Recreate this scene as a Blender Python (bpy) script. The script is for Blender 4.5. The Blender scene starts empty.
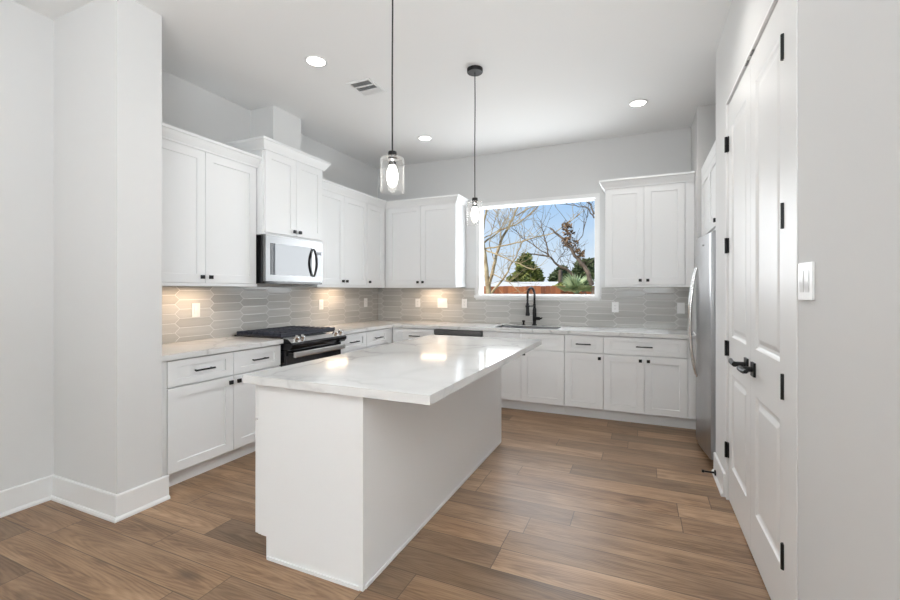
import bpy, bmesh, math, random
from mathutils import Vector, Matrix
C = bpy.context.scene
COL = C.collection
R = math.radians
random.seed(7)

# ------------------------------------------------------------------ camera
CAM_H = 1.339
cam_d = bpy.data.cameras.new('camera')
cam_d.sensor_width = 36.0
cam_d.lens = 432.3 * 36.0 / 900.0
cam_d.shift_y = -0.0109
cam_d.clip_start = 0.05
cam_d.clip_end = 300
cam = bpy.data.objects.new('camera', cam_d)
COL.objects.link(cam)
cam.location = (0, 0, CAM_H)
cam.rotation_euler = (R(90), 0, R(23.853))
C.camera = cam

# ------------------------------------------------------------------ exposure
C.view_settings.view_transform = 'Standard'
C.view_settings.look = 'None'
C.view_settings.exposure = 0.08
C.view_settings.gamma = 1.0
C.view_settings.use_curve_mapping = False

# ------------------------------------------------------------------ sky
world = bpy.data.worlds.new('sky')
C.world = world
world.use_nodes = True
wn, wl = world.node_tree.nodes, world.node_tree.links
wn.clear()
w_out = wn.new('ShaderNodeOutputWorld')
w_bg = wn.new('ShaderNodeBackground')
w_tc = wn.new('ShaderNodeTexCoord')
w_sep = wn.new('ShaderNodeSeparateXYZ')
w_rmp = wn.new('ShaderNodeValToRGB')
w_rmp.color_ramp.elements[0].position = 0.0
w_rmp.color_ramp.elements[0].color = (0.80, 0.87, 0.95, 1)
w_rmp.color_ramp.elements[1].position = 0.24
w_rmp.color_ramp.elements[1].color = (0.30, 0.55, 0.90, 1)
e = w_rmp.color_ramp.elements.new(0.10)
e.color = (0.60, 0.76, 0.93, 1)
w_ns = wn.new('ShaderNodeTexNoise')
w_ns.inputs['Scale'].default_value = 5.0
w_ns.inputs['Detail'].default_value = 4.0
w_cr = wn.new('ShaderNodeValToRGB')
w_cr.color_ramp.elements[0].position = 0.50
w_cr.color_ramp.elements[1].position = 0.75
w_mix = wn.new('ShaderNodeMixRGB')
w_mix.inputs[2].default_value = (0.86, 0.90, 0.95, 1)
wl.new(w_tc.outputs['Generated'], w_sep.inputs[0])
wl.new(w_sep.outputs['Z'], w_rmp.inputs[0])
wl.new(w_tc.outputs['Generated'], w_ns.inputs['Vector'])
wl.new(w_ns.outputs['Fac'], w_cr.inputs[0])
wl.new(w_cr.outputs[0], w_mix.inputs[0])
wl.new(w_rmp.outputs[0], w_mix.inputs[1])
wl.new(w_mix.outputs[0], w_bg.inputs[0])
w_bg.inputs[1].default_value = 0.95
wl.new(w_bg.outputs[0], w_out.inputs[0])

def lamp(name, kind, loc, rot, energy, color=(1, 1, 1), **kw):
    d = bpy.data.lights.new(name, kind)
    d.energy = energy
    d.color = color
    for k, v in kw.items():
        setattr(d, k, v)
    o = bpy.data.objects.new(name, d)
    COL.objects.link(o)
    o.location = loc
    o.rotation_euler = rot
    return o

# the sun, behind the house
lamp('sun', 'SUN', (0, -10, 20), (R(48), 0, R(-35)), 4.6, (1.0, 0.93, 0.82), angle=R(0.6))
# added fill lamps behind the camera, as if from unseen living room windows
lamp('fill_rear', 'AREA', (-0.6, -4.2, 1.55), (R(90), 0, 0), 14, (.90, .96, 1.0), shape='RECTANGLE', size=5.6, size_y=2.3)
lamp('fill_side', 'AREA', (3.3, -1.9, 1.5), (R(90), 0, R(90)), 8, (.90, .96, 1.0), shape='RECTANGLE', size=3.6, size_y=2.2)  # added soft fill from the right, no window is built there
# added fill lamp with no real fixture, aimed up to brighten the ceiling
lamp('ceiling_fill', 'AREA', (0.8, -1.8, 1.55), (R(180 - 14), 0, 0), 270, (.92, .97, 1.0), shape='RECTANGLE', size=3.0, size_y=1.0)
# daylight entering by the kitchen window
lamp('daylight_kitchen', 'AREA', (-1.19, 5.42, 1.84), (R(-90), 0, 0), 30, (0.93, 0.97, 1.0), shape='RECTANGLE', size=1.36, size_y=1.05)

# ------------------------------------------------------------------ materials
def mat(name, color=(.8, .8, .8), rough=.5, metal=0.0, spec=.5, emit=None, estr=0.0):
    m = bpy.data.materials.new(name)
    m.use_nodes = True
    b = m.node_tree.nodes['Principled BSDF']
    b.inputs['Base Color'].default_value = (*color, 1)
    b.inputs['Roughness'].default_value = rough
    b.inputs['Metallic'].default_value = metal
    b.inputs['Specular IOR Level'].default_value = spec
    if emit:
        b.inputs['Emission Color'].default_value = (*emit, 1)
        b.inputs['Emission Strength'].default_value = estr
    return m

class NT:
    """small helper for node graphs"""
    def __init__(s, m):
        s.t = m.node_tree
        s.b = s.t.nodes['Principled BSDF']
    def n(s, typ, **kw):
        x = s.t.nodes.new(typ)
        for k, v in kw.items():
            setattr(x, k, v)
        return x
    def link(s, a, b):
        s.t.links.new(a, b)
    def put(s, sock, v):
        if hasattr(v, 'is_linked') or hasattr(v, 'links'):
            s.link(v, sock)
        else:
            sock.default_value = v
    def m(s, op, a, b=None, c=None):
        x = s.n('ShaderNodeMath', operation=op)
        s.put(x.inputs[0], a)
        if b is not None: s.put(x.inputs[1], b)
        if c is not None: s.put(x.inputs[2], c)
        return x.outputs[0]
    def xyz(s, x, y, z):
        k = s.n('ShaderNodeCombineXYZ')
        s.put(k.inputs[0], x); s.put(k.inputs[1], y); s.put(k.inputs[2], z)
        return k.outputs[0]
    def obj(s):
        tc = s.n('ShaderNodeTexCoord')
        sp = s.n('ShaderNodeSeparateXYZ')
        s.link(tc.outputs['Object'], sp.inputs[0])
        return tc.outputs['Object'], sp.outputs[0], sp.outputs[1], sp.outputs[2]
    def noise(s, vec, scale, detail=3, rough=.5, dist=0):
        x = s.n('ShaderNodeTexNoise')
        s.put(x.inputs['Vector'], vec)
        x.inputs['Scale'].default_value = scale
        x.inputs['Detail'].default_value = detail
        x.inputs['Roughness'].default_value = rough
        x.inputs['Distortion'].default_value = dist
        return x.outputs['Fac']
    def white(s, vec):
        x = s.n('ShaderNodeTexWhiteNoise', noise_dimensions='3D')
        s.put(x.inputs['Vector'], vec)
        return x.outputs['Value']
    def ramp(s, fac, stops):
        x = s.n('ShaderNodeValToRGB')
        els = x.color_ramp.elements
        while len(els) > 1: els.remove(els[-1])
        els[0].position = stops[0][0]; els[0].color = (*stops[0][1], 1)
        for p, c in stops[1:]:
            e = els.new(p); e.color = (*c, 1)
        s.put(x.inputs[0], fac)
        return x.outputs[0]
    def mix(s, fac, a, b, blend='MIX'):
        x = s.n('ShaderNodeMixRGB', blend_type=blend)
        s.put(x.inputs[0], fac)
        s.put(x.inputs[1], a if not isinstance(a, tuple) else (*a, 1))
        s.put(x.inputs[2], b if not isinstance(b, tuple) else (*b, 1))
        return x.outputs[0]
    def bump(s, h, strength, dist=.01):
        x = s.n('ShaderNodeBump')
        x.inputs['Strength'].default_value = strength
        x.inputs['Distance'].default_value = dist
        s.put(x.inputs['Height'], h)
        s.link(x.outputs[0], s.b.inputs['Normal'])

def painted(name, color, rough, bump=0.03, scale=160):
    m = mat(name, color, rough)
    k = NT(m)
    v, x, y, z = k.obj()
    f = k.noise(v, scale, 3)
    k.bump(f, bump, .002)
    g = k.noise(v, 1.3, 2)
    k.link(k.mix(k.m('MULTIPLY', g, .05), color, tuple(c * .9 for c in color)), k.b.inputs['Base Color'])
    return m

M_WALL = painted('wall_paint', (.715, .715, .71), .75, .10, 220)
M_CEIL = painted('ceiling_paint', (.86, .86, .855), .85, .06, 200)
M_TRIM = painted('trim_paint', (.83, .83, .825), .38, .01)
M_CAB = painted('cabinet_paint', (.86, .868, .872), .36, .008)
M_DOOR = painted('door_paint', (.835, .835, .83), .33, .015)
M_BLACK = mat('black_metal', (.010, .010, .011), .42, 0.1, .35)
M_BLACKG = mat('black_gloss', (.008, .008, .010), .12)
M_IRON = mat('cast_iron', (.024, .027, .042), .40)
M_PLATE = mat('switch_plastic', (.86, .86, .85), .3)
M_SLOT = mat('dark_slot', (.05, .05, .05), .6)
M_RUBBER = mat('rubber', (.02, .02, .02), .7)
M_VENTSHADE = mat('vent_shadow', (.05, .05, .052), .8)
M_BRASS = mat('latch_metal', (.25, .25, .25), .35, 1.0)

def steel(name, col, rough, axis='z'):
    m = mat(name, col, rough, 1.0)
    k = NT(m)
    v, x, y, z = k.obj()
    f = k.noise(k.xyz(k.m('MULTIPLY', x, 3), k.m('MULTIPLY', y, 3), k.m('MULTIPLY', z, 260)) if axis == 'h'
                else k.xyz(k.m('MULTIPLY', x, 200), k.m('MULTIPLY', y, 200), k.m('MULTIPLY', z, 2)), 1.0, 2)
    k.link(k.m('ADD', k.m('MULTIPLY', f, .12), rough - .06), k.b.inputs['Roughness'])
    return m
M_STEEL = steel('stainless_steel', (.46, .46, .465), .30)
M_STEELH = steel('brushed_steel', (.29, .29, .29), .34, 'h')
M_STEELB = steel('bright_steel', (.62, .62, .62), .30, 'h')
M_FSIDE = mat('appliance_grey', (.42, .42, .42), .4, .3)
M_CHROME = mat('polished_steel', (.75, .74, .73), .14, 1.0)
M_SINK = mat('sink_steel', (.30, .30, .31), .35, 1.0)
M_DW = mat('dishwasher_dark', (.17, .17, .175), .35, .7)

def quartz():
    m = mat('quartz_white', (.8, .8, .79), .09)
    k = NT(m)
    v, x, y, z = k.obj()
    w = k.noise(v, 1.3, 4, .55)
    warp = k.n('ShaderNodeVectorMath', operation='ADD')
    k.link(v, warp.inputs[0])
    ws = k.n('ShaderNodeVectorMath', operation='SCALE')
    nz = k.n('ShaderNodeTexNoise'); k.link(v, nz.inputs['Vector'])
    nz.inputs['Scale'].default_value = 2.2; nz.inputs['Detail'].default_value = 5
    k.link(nz.outputs['Color'], ws.inputs[0]); ws.inputs['Scale'].default_value = .55
    k.link(ws.outputs[0], warp.inputs[1])
    vo = k.n('ShaderNodeTexVoronoi', feature='DISTANCE_TO_EDGE')
    k.link(warp.outputs[0], vo.inputs['Vector'])
    vo.inputs['Scale'].default_value = 1.75
    vein = k.m('SUBTRACT', 1.0, k.m('MULTIPLY', vo.outputs['Distance'], 34.0))
    vein = k.m('MAXIMUM', vein, 0.0)
    patch = k.n('ShaderNodeMapRange'); k.link(k.noise(v, 1.7, 2), patch.inputs[0])
    patch.inputs[1].default_value = .40; patch.inputs[2].default_value = .62
    vein = k.m('MULTIPLY', vein, patch.outputs[0])
    soft = k.m('MULTIPLY', k.m('MAXIMUM', k.m('SUBTRACT', 1.0, k.m('MULTIPLY', vo.outputs['Distance'], 7.0)), 0.0), .14)
    fac = k.m('MINIMUM', k.m('ADD', k.m('MULTIPLY', vein, .62), soft), 1.0)
    base = k.mix(k.m('MULTIPLY', w, .25), (.77, .77, .762), (.70, .70, .694))
    k.link(k.mix(fac, base, (.43, .43, .43)), k.b.inputs['Base Color'])
    return m
M_QUARTZ = quartz()

def picket():
    """long picket tiles: local x runs along the wall, z is the height above the counter"""
    P_, H_, D_, G_ = .311, .0772, .040, .0030
    m = mat('picket_tile', (.6, .6, .58), .16)
    k = NT(m)
    v, x, y, z = k.obj()
    a = k.m('DIVIDE', x, P_)
    b = k.m('FLOOR', a)
    par = k.m('FLOORED_MODULO', b, 2.0)
    s = k.m('SUBTRACT', 1.0, k.m('MULTIPLY', par, 2.0))
    vz = k.m('DIVIDE', z, H_)
    tri = k.m('SUBTRACT', 1.0, k.m('MULTIPLY', k.m('ABSOLUTE', k.m('SUBTRACT', k.m('FRACT', vz), .5)), 4.0))
    edge = k.m('ADD', k.m('ADD', b, .5), k.m('MULTIPLY', k.m('MULTIPLY', s, tri), D_ / 2 / P_))
    dd = k.m('SUBTRACT', a, edge)
    right = k.m('GREATER_THAN', dd, 0.0)
    c = k.m('ADD', b, right)
    cpar = k.m('FLOORED_MODULO', c, 2.0)
    vv = k.m('ADD', vz, k.m('MULTIPLY', cpar, .5))
    row = k.m('FLOOR', vv)
    hd = k.m('MULTIPLY', k.m('SUBTRACT', .5, k.m('ABSOLUTE', k.m('SUBTRACT', k.m('FRACT', vv), .5))), H_)
    xd = k.m('MULTIPLY', k.m('ABSOLUTE', dd), P_ * .69)
    dist = k.m('MINIMUM', hd, xd)
    mask = k.n('ShaderNodeMapRange'); k.link(dist, mask.inputs[0])
    mask.inputs[1].default_value = G_ * .45; mask.inputs[2].default_value = G_ * .75
    rnd = k.white(k.xyz(c, row, 3.1))
    streak = k.noise(k.xyz(k.m('ADD', k.m('MULTIPLY', x, 2.2), k.m('MULTIPLY', rnd, 37.0)), k.m('MULTIPLY', rnd, 9.0), k.m('MULTIPLY', z, 38.0)), 1.0, 4, .55)
    tone = k.m('ADD', k.m('MULTIPLY', rnd, .40), k.m('MULTIPLY', streak, .60))
    tile = k.ramp(tone, [(.15, (.40, .393, .372)), (.5, (.485, .477, .455)), (.85, (.575, .568, .545))])
    k.link(k.mix(mask.outputs[0], (.74, .735, .72), tile), k.b.inputs['Base Color'])
    k.link(k.m('SUBTRACT', .55, k.m('MULTIPLY', mask.outputs[0], .42)), k.b.inputs['Roughness'])
    soft = k.n('ShaderNodeMapRange'); k.link(dist, soft.inputs[0])
    soft.inputs[1].default_value = G_ * .4; soft.inputs[2].default_value = G_ * 2.2
    k.bump(k.m('ADD', soft.outputs[0], k.m('MULTIPLY', rnd, .3)), .35, .0025)
    return m
M_TILE = picket()

def planks():
    W_, L_ = .180, 1.22
    m = mat('oak_planks', (.3, .2, .13), .42)
    k = NT(m)
    v, x, y, z = k.obj()
    ry = k.m('DIVIDE', y, W_)
    row = k.m('FLOOR', ry)
    off = k.white(k.xyz(row, 4.7, 1.3))
    rx = k.m('ADD', k.m('DIVIDE', x, L_), k.m('MULTIPLY', off, 1.0))
    col = k.m('FLOOR', rx)
    rnd = k.white(k.xyz(row, col, 8.3))
    rnd2 = k.white(k.xyz(col, row, 2.9))
    fy = k.m('MULTIPLY', k.m('SUBTRACT', .5, k.m('ABSOLUTE', k.m('SUBTRACT', k.m('FRACT', ry), .5))), W_)
    fx = k.m('MULTIPLY', k.m('SUBTRACT', .5, k.m('ABSOLUTE', k.m('SUBTRACT', k.m('FRACT', rx), .5))), L_)
    gap = k.m('MINIMUM', fy, fx)
    gm = k.n('ShaderNodeMapRange'); k.link(gap, gm.inputs[0])
    gm.inputs[1].default_value = .0008; gm.inputs[2].default_value = .0030
    vx = k.m('ADD', x, k.m('MULTIPLY', rnd, 53.0))
    vy = k.m('ADD', y, k.m('MULTIPLY', rnd2, 31.0))
    # long grain, broad figure, fine pores, knots
    grain = k.noise(k.xyz(k.m('MULTIPLY', vx, 1.5), k.m('MULTIPLY', vy, 17.0), rnd), 1.0, 6, .68, .8)
    fig = k.noise(k.xyz(k.m('MULTIPLY', vx, .8), k.m('MULTIPLY', vy, 4.2), rnd2), 1.0, 3, .5, 1.0)
    blot = k.noise(k.xyz(k.m('MULTIPLY', vx, 2.2), k.m('MULTIPLY', vy, 5.0), rnd), 1.0, 2, .5)
    pore = k.noise(k.xyz(k.m('MULTIPLY', vx, 7.0), k.m('MULTIPLY', vy, 120.0), rnd), 1.0, 2, .6)
    line = k.noise(k.xyz(k.m('MULTIPLY', vx, 1.1), k.m('MULTIPLY', vy, 46.0), rnd2), 1.0, 4, .65, 1.4)
    ring = k.n('ShaderNodeTexWave', wave_type='RINGS', rings_direction='Z')
    k.link(k.xyz(k.m('MULTIPLY', k.m('SUBTRACT', k.m('FRACT', rx), k.m('ADD', .25, k.m('MULTIPLY', rnd2, .5))), .62), k.m('ADD', k.m('SUBTRACT', k.m('FRACT', ry), .5), k.m('MULTIPLY', rnd, .3)), 0.0), ring.inputs['Vector'])
    k.link(k.m('MULTIPLY', rnd, 20.0), ring.inputs['Phase Offset'])
    ring.inputs['Scale'].default_value = 5.0; ring.inputs['Distortion'].default_value = 5.0
    ring.inputs['Detail'].default_value = 3.0; ring.inputs['Detail Scale'].default_value = 1.6
    tone = k.m('ADD', k.m('ADD', k.m('MULTIPLY', grain, .46), k.m('MULTIPLY', fig, .30)), k.m('ADD', k.m('MULTIPLY', line, .20), k.m('MULTIPLY', ring.outputs['Fac'], .06)))
    base = k.ramp(tone, [(.33, (.110, .062, .032)), (.44, (.225, .134, .074)), (.53, (.345, .218, .128)), (.66, (.470, .318, .200))])
    tint = k.ramp(rnd, [(0, (.62, .63, .64)), (.18, (.80, .78, .76)), (.40, (1.0, .98, .95)), (.70, (1.18, 1.17, 1.16)), (.86, (1.05, 1.0, .95)), (1, (.84, .80, .77))])
    col1 = k.mix(1.0, base, tint, 'MULTIPLY')
    bl = k.n('ShaderNodeMapRange'); k.link(blot, bl.inputs[0]); bl.inputs[1].default_value = .54; bl.inputs[2].default_value = .76
    col1 = k.mix(k.m('MULTIPLY', bl.outputs[0], .45), col1, (.13, .075, .042))
    pm = k.n('ShaderNodeMapRange'); k.link(pore, pm.inputs[0]); pm.inputs[1].default_value = .55; pm.inputs[2].default_value = .75
    col1 = k.mix(k.m('MULTIPLY', pm.outputs[0], .25), col1, (.14, .082, .048))
    crack = k.n('ShaderNodeMapRange'); k.link(line, crack.inputs[0]); crack.inputs[1].default_value = .57; crack.inputs[2].default_value = .70
    col2 = k.mix(k.m('MULTIPLY', crack.outputs[0], .60), col1, (.11, .062, .034))
    vo = k.n('ShaderNodeTexVoronoi'); k.link(k.xyz(k.m('MULTIPLY', vx, 1.5), k.m('MULTIPLY', vy, 4.2), 0.0), vo.inputs['Vector'])
    vo.inputs['Scale'].default_value = 1.0
    sp = k.n('ShaderNodeSeparateColor'); k.link(vo.outputs['Color'], sp.inputs[0])
    kn = k.n('ShaderNodeMapRange'); k.link(k.m('ADD', vo.outputs['Distance'], k.m('MULTIPLY', grain, .12)), kn.inputs[0])
    kn.inputs[1].default_value = .24; kn.inputs[2].default_value = .09
    knot = k.m('MULTIPLY', kn.outputs[0], k.m('GREATER_THAN', sp.outputs[0], .55))
    col3 = k.mix(k.m('MULTIPLY', knot, .85), col2, (.075, .042, .024))
    k.link(k.mix(gm.outputs[0], (.09, .058, .036), col3), k.b.inputs['Base Color'])
    k.link(k.m('ADD', .33, k.m('MULTIPLY', grain, .14)), k.b.inputs['Roughness'])
    k.bump(k.m('ADD', k.m('MULTIPLY', gm.outputs[0], .8), k.m('MULTIPLY', grain, .25)), .15, .002)
    return m
M_FLOOR = planks()

def clear_glass(name, facing=.25, tint=(1, 1, 1), base=.04, frost=0.0):
    m = bpy.data.materials.new(name)
    m.use_nodes = True
    t = m.node_tree
    t.nodes.clear()
    o = t.nodes.new('ShaderNodeOutputMaterial')
    tr = t.nodes.new('ShaderNodeBsdfTransparent'); tr.inputs[0].default_value = (*tint, 1)
    gl = t.nodes.new('ShaderNodeBsdfGlossy'); gl.inputs['Roughness'].default_value = .06
    lw = t.nodes.new('ShaderNodeLayerWeight'); lw.inputs[0].default_value = .5
    pw_ = t.nodes.new('ShaderNodeMath'); pw_.operation = 'POWER'; pw_.inputs[1].default_value = 3.0
    t.links.new(lw.outputs['Facing'], pw_.inputs[0])
    ad = t.nodes.new('ShaderNodeMath'); ad.operation = 'MULTIPLY_ADD'
    ad.inputs[1].default_value = facing; ad.inputs[2].default_value = base
    mx = t.nodes.new('ShaderNodeMixShader')
    t.links.new(pw_.outputs[0], ad.inputs[0])
    t.links.new(ad.outputs[0], mx.inputs[0])
    t.links.new(tr.outputs[0], mx.inputs[1])
    if frost:
        df_ = t.nodes.new('ShaderNodeBsdfDiffuse'); df_.inputs[0].default_value = (.95, .95, .95, 1)
        m2 = t.nodes.new('ShaderNodeMixShader'); m2.inputs[0].default_value = frost
        t.links.new(gl.outputs[0], m2.inputs[1]); t.links.new(df_.outputs[0], m2.inputs[2])
        t.links.new(m2.outputs[0], mx.inputs[2])
    else:
        t.links.new(gl.outputs[0], mx.inputs[2])
    t.links.new(mx.outputs[0], o.inputs[0])
    return m
M_PANE = clear_glass('window_glass', .08, (1, 1, 1), .0)
M_SHADE = clear_glass('pendant_glass', .55, (.99, .99, .99), .045, .45)
M_BULB = mat('glowing_bulb', (1, 1, 1), .4, emit=(1.0, .95, .86), estr=9.0)
M_CAN = mat('lit_downlight', (1, 1, 1), .4, emit=(1.0, .96, .90), estr=9.0)

# ------------------------------------------------------------------ mesh helpers
def obj(name, bm, m, parent=None, loc=None, rotz=None, smooth=False, bevel=0.0):
    if bevel > 0:
        es = [e for e in bm.edges if len(e.link_faces) == 2 and e.calc_face_angle(0) > R(50)]
        bmesh.ops.bevel(bm, geom=es, offset=bevel, segments=2, profile=.6, affect='EDGES', clamp_overlap=True)
    bmesh.ops.recalc_face_normals(bm, faces=bm.faces)
    me = bpy.data.meshes.new(name)
    bm.to_mesh(me)
    bm.free()
    if smooth:
        for p in me.polygons: p.use_smooth = True
        try:
            me.set_sharp_from_angle(angle=R(40))
        except Exception:
            pass
    me.materials.append(m)
    o = bpy.data.objects.new(name, me)
    COL.objects.link(o)
    if parent is not None: o.parent = parent
    if loc is not None: o.location = loc
    if rotz is not None: o.rotation_euler = (0, 0, rotz)
    return o

def thing(name, label, cat, loc=(0, 0, 0), rotz=0.0, group=None):
    o = bpy.data.objects.new(name, None)
    o.empty_display_size = .1
    COL.objects.link(o)
    o.location = loc
    o.rotation_euler = (0, 0, rotz)
    o['label'] = label
    o['category'] = cat
    if group: o['group'] = group
    return o

def tag(o, label, cat, group=None, kind=None):
    o['label'] = label
    o['category'] = cat
    if group: o['group'] = group
    if kind: o['kind'] = kind
    return o

def box(bm, x0, x1, y0, y1, z0, z1):
    vs = [bm.verts.new(p) for p in ((x0, y0, z0), (x1, y0, z0), (x1, y1, z0), (x0, y1, z0),
                                    (x0, y0, z1), (x1, y0, z1), (x1, y1, z1), (x0, y1, z1))]
    for f in ((0, 3, 2, 1), (4, 5, 6, 7), (0, 1, 5, 4), (1, 2, 6, 5), (2, 3, 7, 6), (3, 0, 4, 7)):
        bm.faces.new([vs[i] for i in f])
    return vs

def bx(*a):
    bm = bmesh.new()
    box(bm, *a)
    return bm

def tube(bm, pts, radii, n=10, cap=True):
    """tube along a polyline"""
    pts = [Vector(p) for p in pts]
    if not isinstance(radii, (list, tuple)): radii = [radii] * len(pts)
    rings = []
    up = None
    for i, p in enumerate(pts):
        d = (pts[min(i + 1, len(pts) - 1)] - pts[max(i - 1, 0)])
        d = d.normalized() if d.length > 1e-9 else Vector((0, 0, 1))
        if up is None:
            up = d.orthogonal().normalized()
        else:
            up = (up - d * up.dot(d))
            up = up.normalized() if up.length > 1e-6 else d.orthogonal().normalized()
        s = d.cross(up)
        rings.append([bm.verts.new(p + (up * math.cos(2 * math.pi * k / n) + s * math.sin(2 * math.pi * k / n)) * radii[i]) for k in range(n)])
    for a, b in zip(rings, rings[1:]):
        for k in range(n):
            bm.faces.new((a[k], a[(k + 1) % n], b[(k + 1) % n], b[k]))
    if cap:
        bm.faces.new(rings[0][::-1])
        bm.faces.new(rings[-1])

def lathe(bm, prof, n=28, origin=(0, 0, 0), axis='z'):
    o = Vector(origin)
    rings = []
    for r, h in prof:
        ring = []
        for k in range(n):
            a = 2 * math.pi * k / n
            p = Vector((r * math.cos(a), r * math.sin(a), h))
            if axis == 'y': p = Vector((p.x, -h, p.y))
            if axis == 'x': p = Vector((h, p.x, p.y))
            ring.append(bm.verts.new(o + p))
        rings.append(ring)
    for a, b in zip(rings, rings[1:]):
        for k in range(n):
            bm.faces.new((a[k], a[(k + 1) % n], b[(k + 1) % n], b[k]))
    return rings

def solid_lathe(bm, prof, n=28, origin=(0, 0, 0), axis='z'):
    r = lathe(bm, prof, n, origin, axis)
    bm.faces.new(r[0][::-1])
    bm.faces.new(r[-1])

def prism(bm, poly, axis, a0, a1):
    """poly: 2-D outline; axis 'x' -> (y,z) outline, 'y' -> (x,z) outline, 'z' -> (x,y) outline"""
    def P(p, a):
        return {'x': (a, p[0], p[1]), 'y': (p[0], a, p[1]), 'z': (p[0], p[1], a)}[axis]
    A = [bm.verts.new(P(p, a0)) for p in poly]
    B = [bm.verts.new(P(p, a1)) for p in poly]
    n = len(poly)
    for i in range(n):
        bm.faces.new((A[i], A[(i + 1) % n], B[(i + 1) % n], B[i]))
    bm.faces.new(A[::-1])
    bm.faces.new(B)

def cells(xs, ys, filled, z0, z1):
    """a slab made of grid cells, one closed mesh (holes allowed)"""
    bm = bmesh.new()
    vt, vb = {}, {}
    def V(d, i, j, z):
        if (i, j) not in d: d[(i, j)] = bm.verts.new((xs[i], ys[j], z))
        return d[(i, j)]
    F = set(filled)
    for (i, j) in F:
        bm.faces.new((V(vt, i, j, z1), V(vt, i + 1, j, z1), V(vt, i + 1, j + 1, z1), V(vt, i, j + 1, z1)))
        bm.faces.new((V(vb, i, j, z0), V(vb, i, j + 1, z0), V(vb, i + 1, j + 1, z0), V(vb, i + 1, j, z0)))
        for (di, dj, p, q) in ((-1, 0, (i, j + 1), (i, j)), (1, 0, (i + 1, j), (i + 1, j + 1)), (0, -1, (i, j), (i + 1, j)), (0, 1, (i + 1, j + 1), (i, j + 1))):
            if (i + di, j + dj) not in F:
                bm.faces.new((V(vb, *p, z0), V(vb, *q, z0), V(vt, *q, z1), V(vt, *p, z1)))
    return bm

def shaker_bm(w, h, t=.02, sx=.066, sz=.066, rec=.009):
    """shaker front: x 0..w, z 0..h, front at y=0 and back at y=t"""
    bm = bmesh.new()
    def ring(x0, x1, z0, z1, y):
        return [bm.verts.new(p) for p in ((x0, y, z0), (x1, y, z0), (x1, y, z1), (x0, y, z1))]
    e = .0015
    o0 = ring(0, w, 0, h, t)
    o1 = ring(0, w, 0, h, e)
    o2 = ring(e, w - e, e, h - e, 0)
    i1 = ring(sx, w - sx, sz, h - sz, 0)
    i2 = ring(sx + .002, w - sx - .002, sz + .002, h - sz - .002, rec)
    for a, b in ((o0, o1), (o1, o2), (o2, i1), (i1, i2)):
        for k in range(4):
            bm.faces.new((a[k], a[(k + 1) % 4], b[(k + 1) % 4], b[k]))
    bm.faces.new(i2)
    bm.faces.new(o0[::-1])
    return bm

def knob(parent, x, z):
    bm = bmesh.new()
    tube(bm, [(0, 0, 0), (0, -.014, 0)], .006, 10)
    box(bm, -.0145, .0145, -.027, -.013, -.0145, .0145)
    return obj('knob', bm, M_BLACK, parent, (x, 0, z), bevel=.002)

def pull(parent, x, z, L=.15):
    bm = bmesh.new()
    tube(bm, [(-L / 2, -.030, 0), (L / 2, -.030, 0)], .0062, 10)
    for s in (-1, 1):
        tube(bm, [(s * L * .40, 0, 0), (s * L * .40, -.030, 0)], .005, 8)
    return obj('handle', bm, M_BLACK, parent, (x, 0, z), smooth=True)

def front(parent, name, x0, x1, z0, z1, kn=None, pl=None, sx=.066, sz=.066, y=0.0):
    d = obj(name, shaker_bm(x1 - x0, z1 - z0, .02, sx, sz), M_CAB, parent, (x0, y, z0))
    if kn: knob(d, kn[0] - x0, kn[1] - z0)
    if pl: pull(d, (x1 - x0) / 2, (z1 - z0) / 2, pl)
    return d

G = .002    # half the gap between two fronts
DZ0, DZ1, RZ0, RZ1 = .115, .682, .692, .866

def base_cabinet(label, loc, rotz, width, depth, bays, group='white base cabinets along the walls', body_x=None, ends=(0, 0), name='base_cabinet'):
    """local x along the front, y into the wall; fronts at y = 0..0.02.  bays: list of (x0, x1, kind, knob side)"""
    t = thing(name, label, 'cabinet', loc, rotz, group)
    b0, b1 = body_x or (0, width)
    obj('body', bx(b0, b1, .021, depth, .114, .875), M_CAB, t)
    obj('toe_kick', bx(b0, b1, .078, .098, 0, .113), M_CAB, t)
    for (x0, x1, kind, ks) in bays:
        if kind == 'drawer_door':
            front(t, 'drawer', x0 + G, x1 - G, RZ0, RZ1, pl=.15, sx=.066, sz=.046)
            kx = x1 - .036 if ks > 0 else x0 + .036
            front(t, 'door', x0 + G, x1 - G, DZ0, DZ1, kn=(kx, .640))
        elif kind == 'drawer':
            front(t, 'drawer', x0 + G, x1 - G, RZ0, RZ1, pl=.15, sx=.066, sz=.046)
        elif kind == 'panel':
            front(t, 'false_front', x0 + G, x1 - G, RZ0, RZ1, sx=.066, sz=.046)
        elif kind == 'door':
            kx = x1 - .036 if ks > 0 else x0 + .036
            front(t, 'door', x0 + G, x1 - G, DZ0, DZ1, kn=(kx, .640))
        elif kind == 'filler':
            obj('filler', bx(x0, x1, .004, .021, .114, .874), M_CAB, t)
    return t

PROFILE = [(0, 0), (.010, 0), (.013, .012), (.020, .022), (.036, .046), (.046, .066), (.050, .070), (.056, .072), (.056, .092), (0, .092)]

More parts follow.
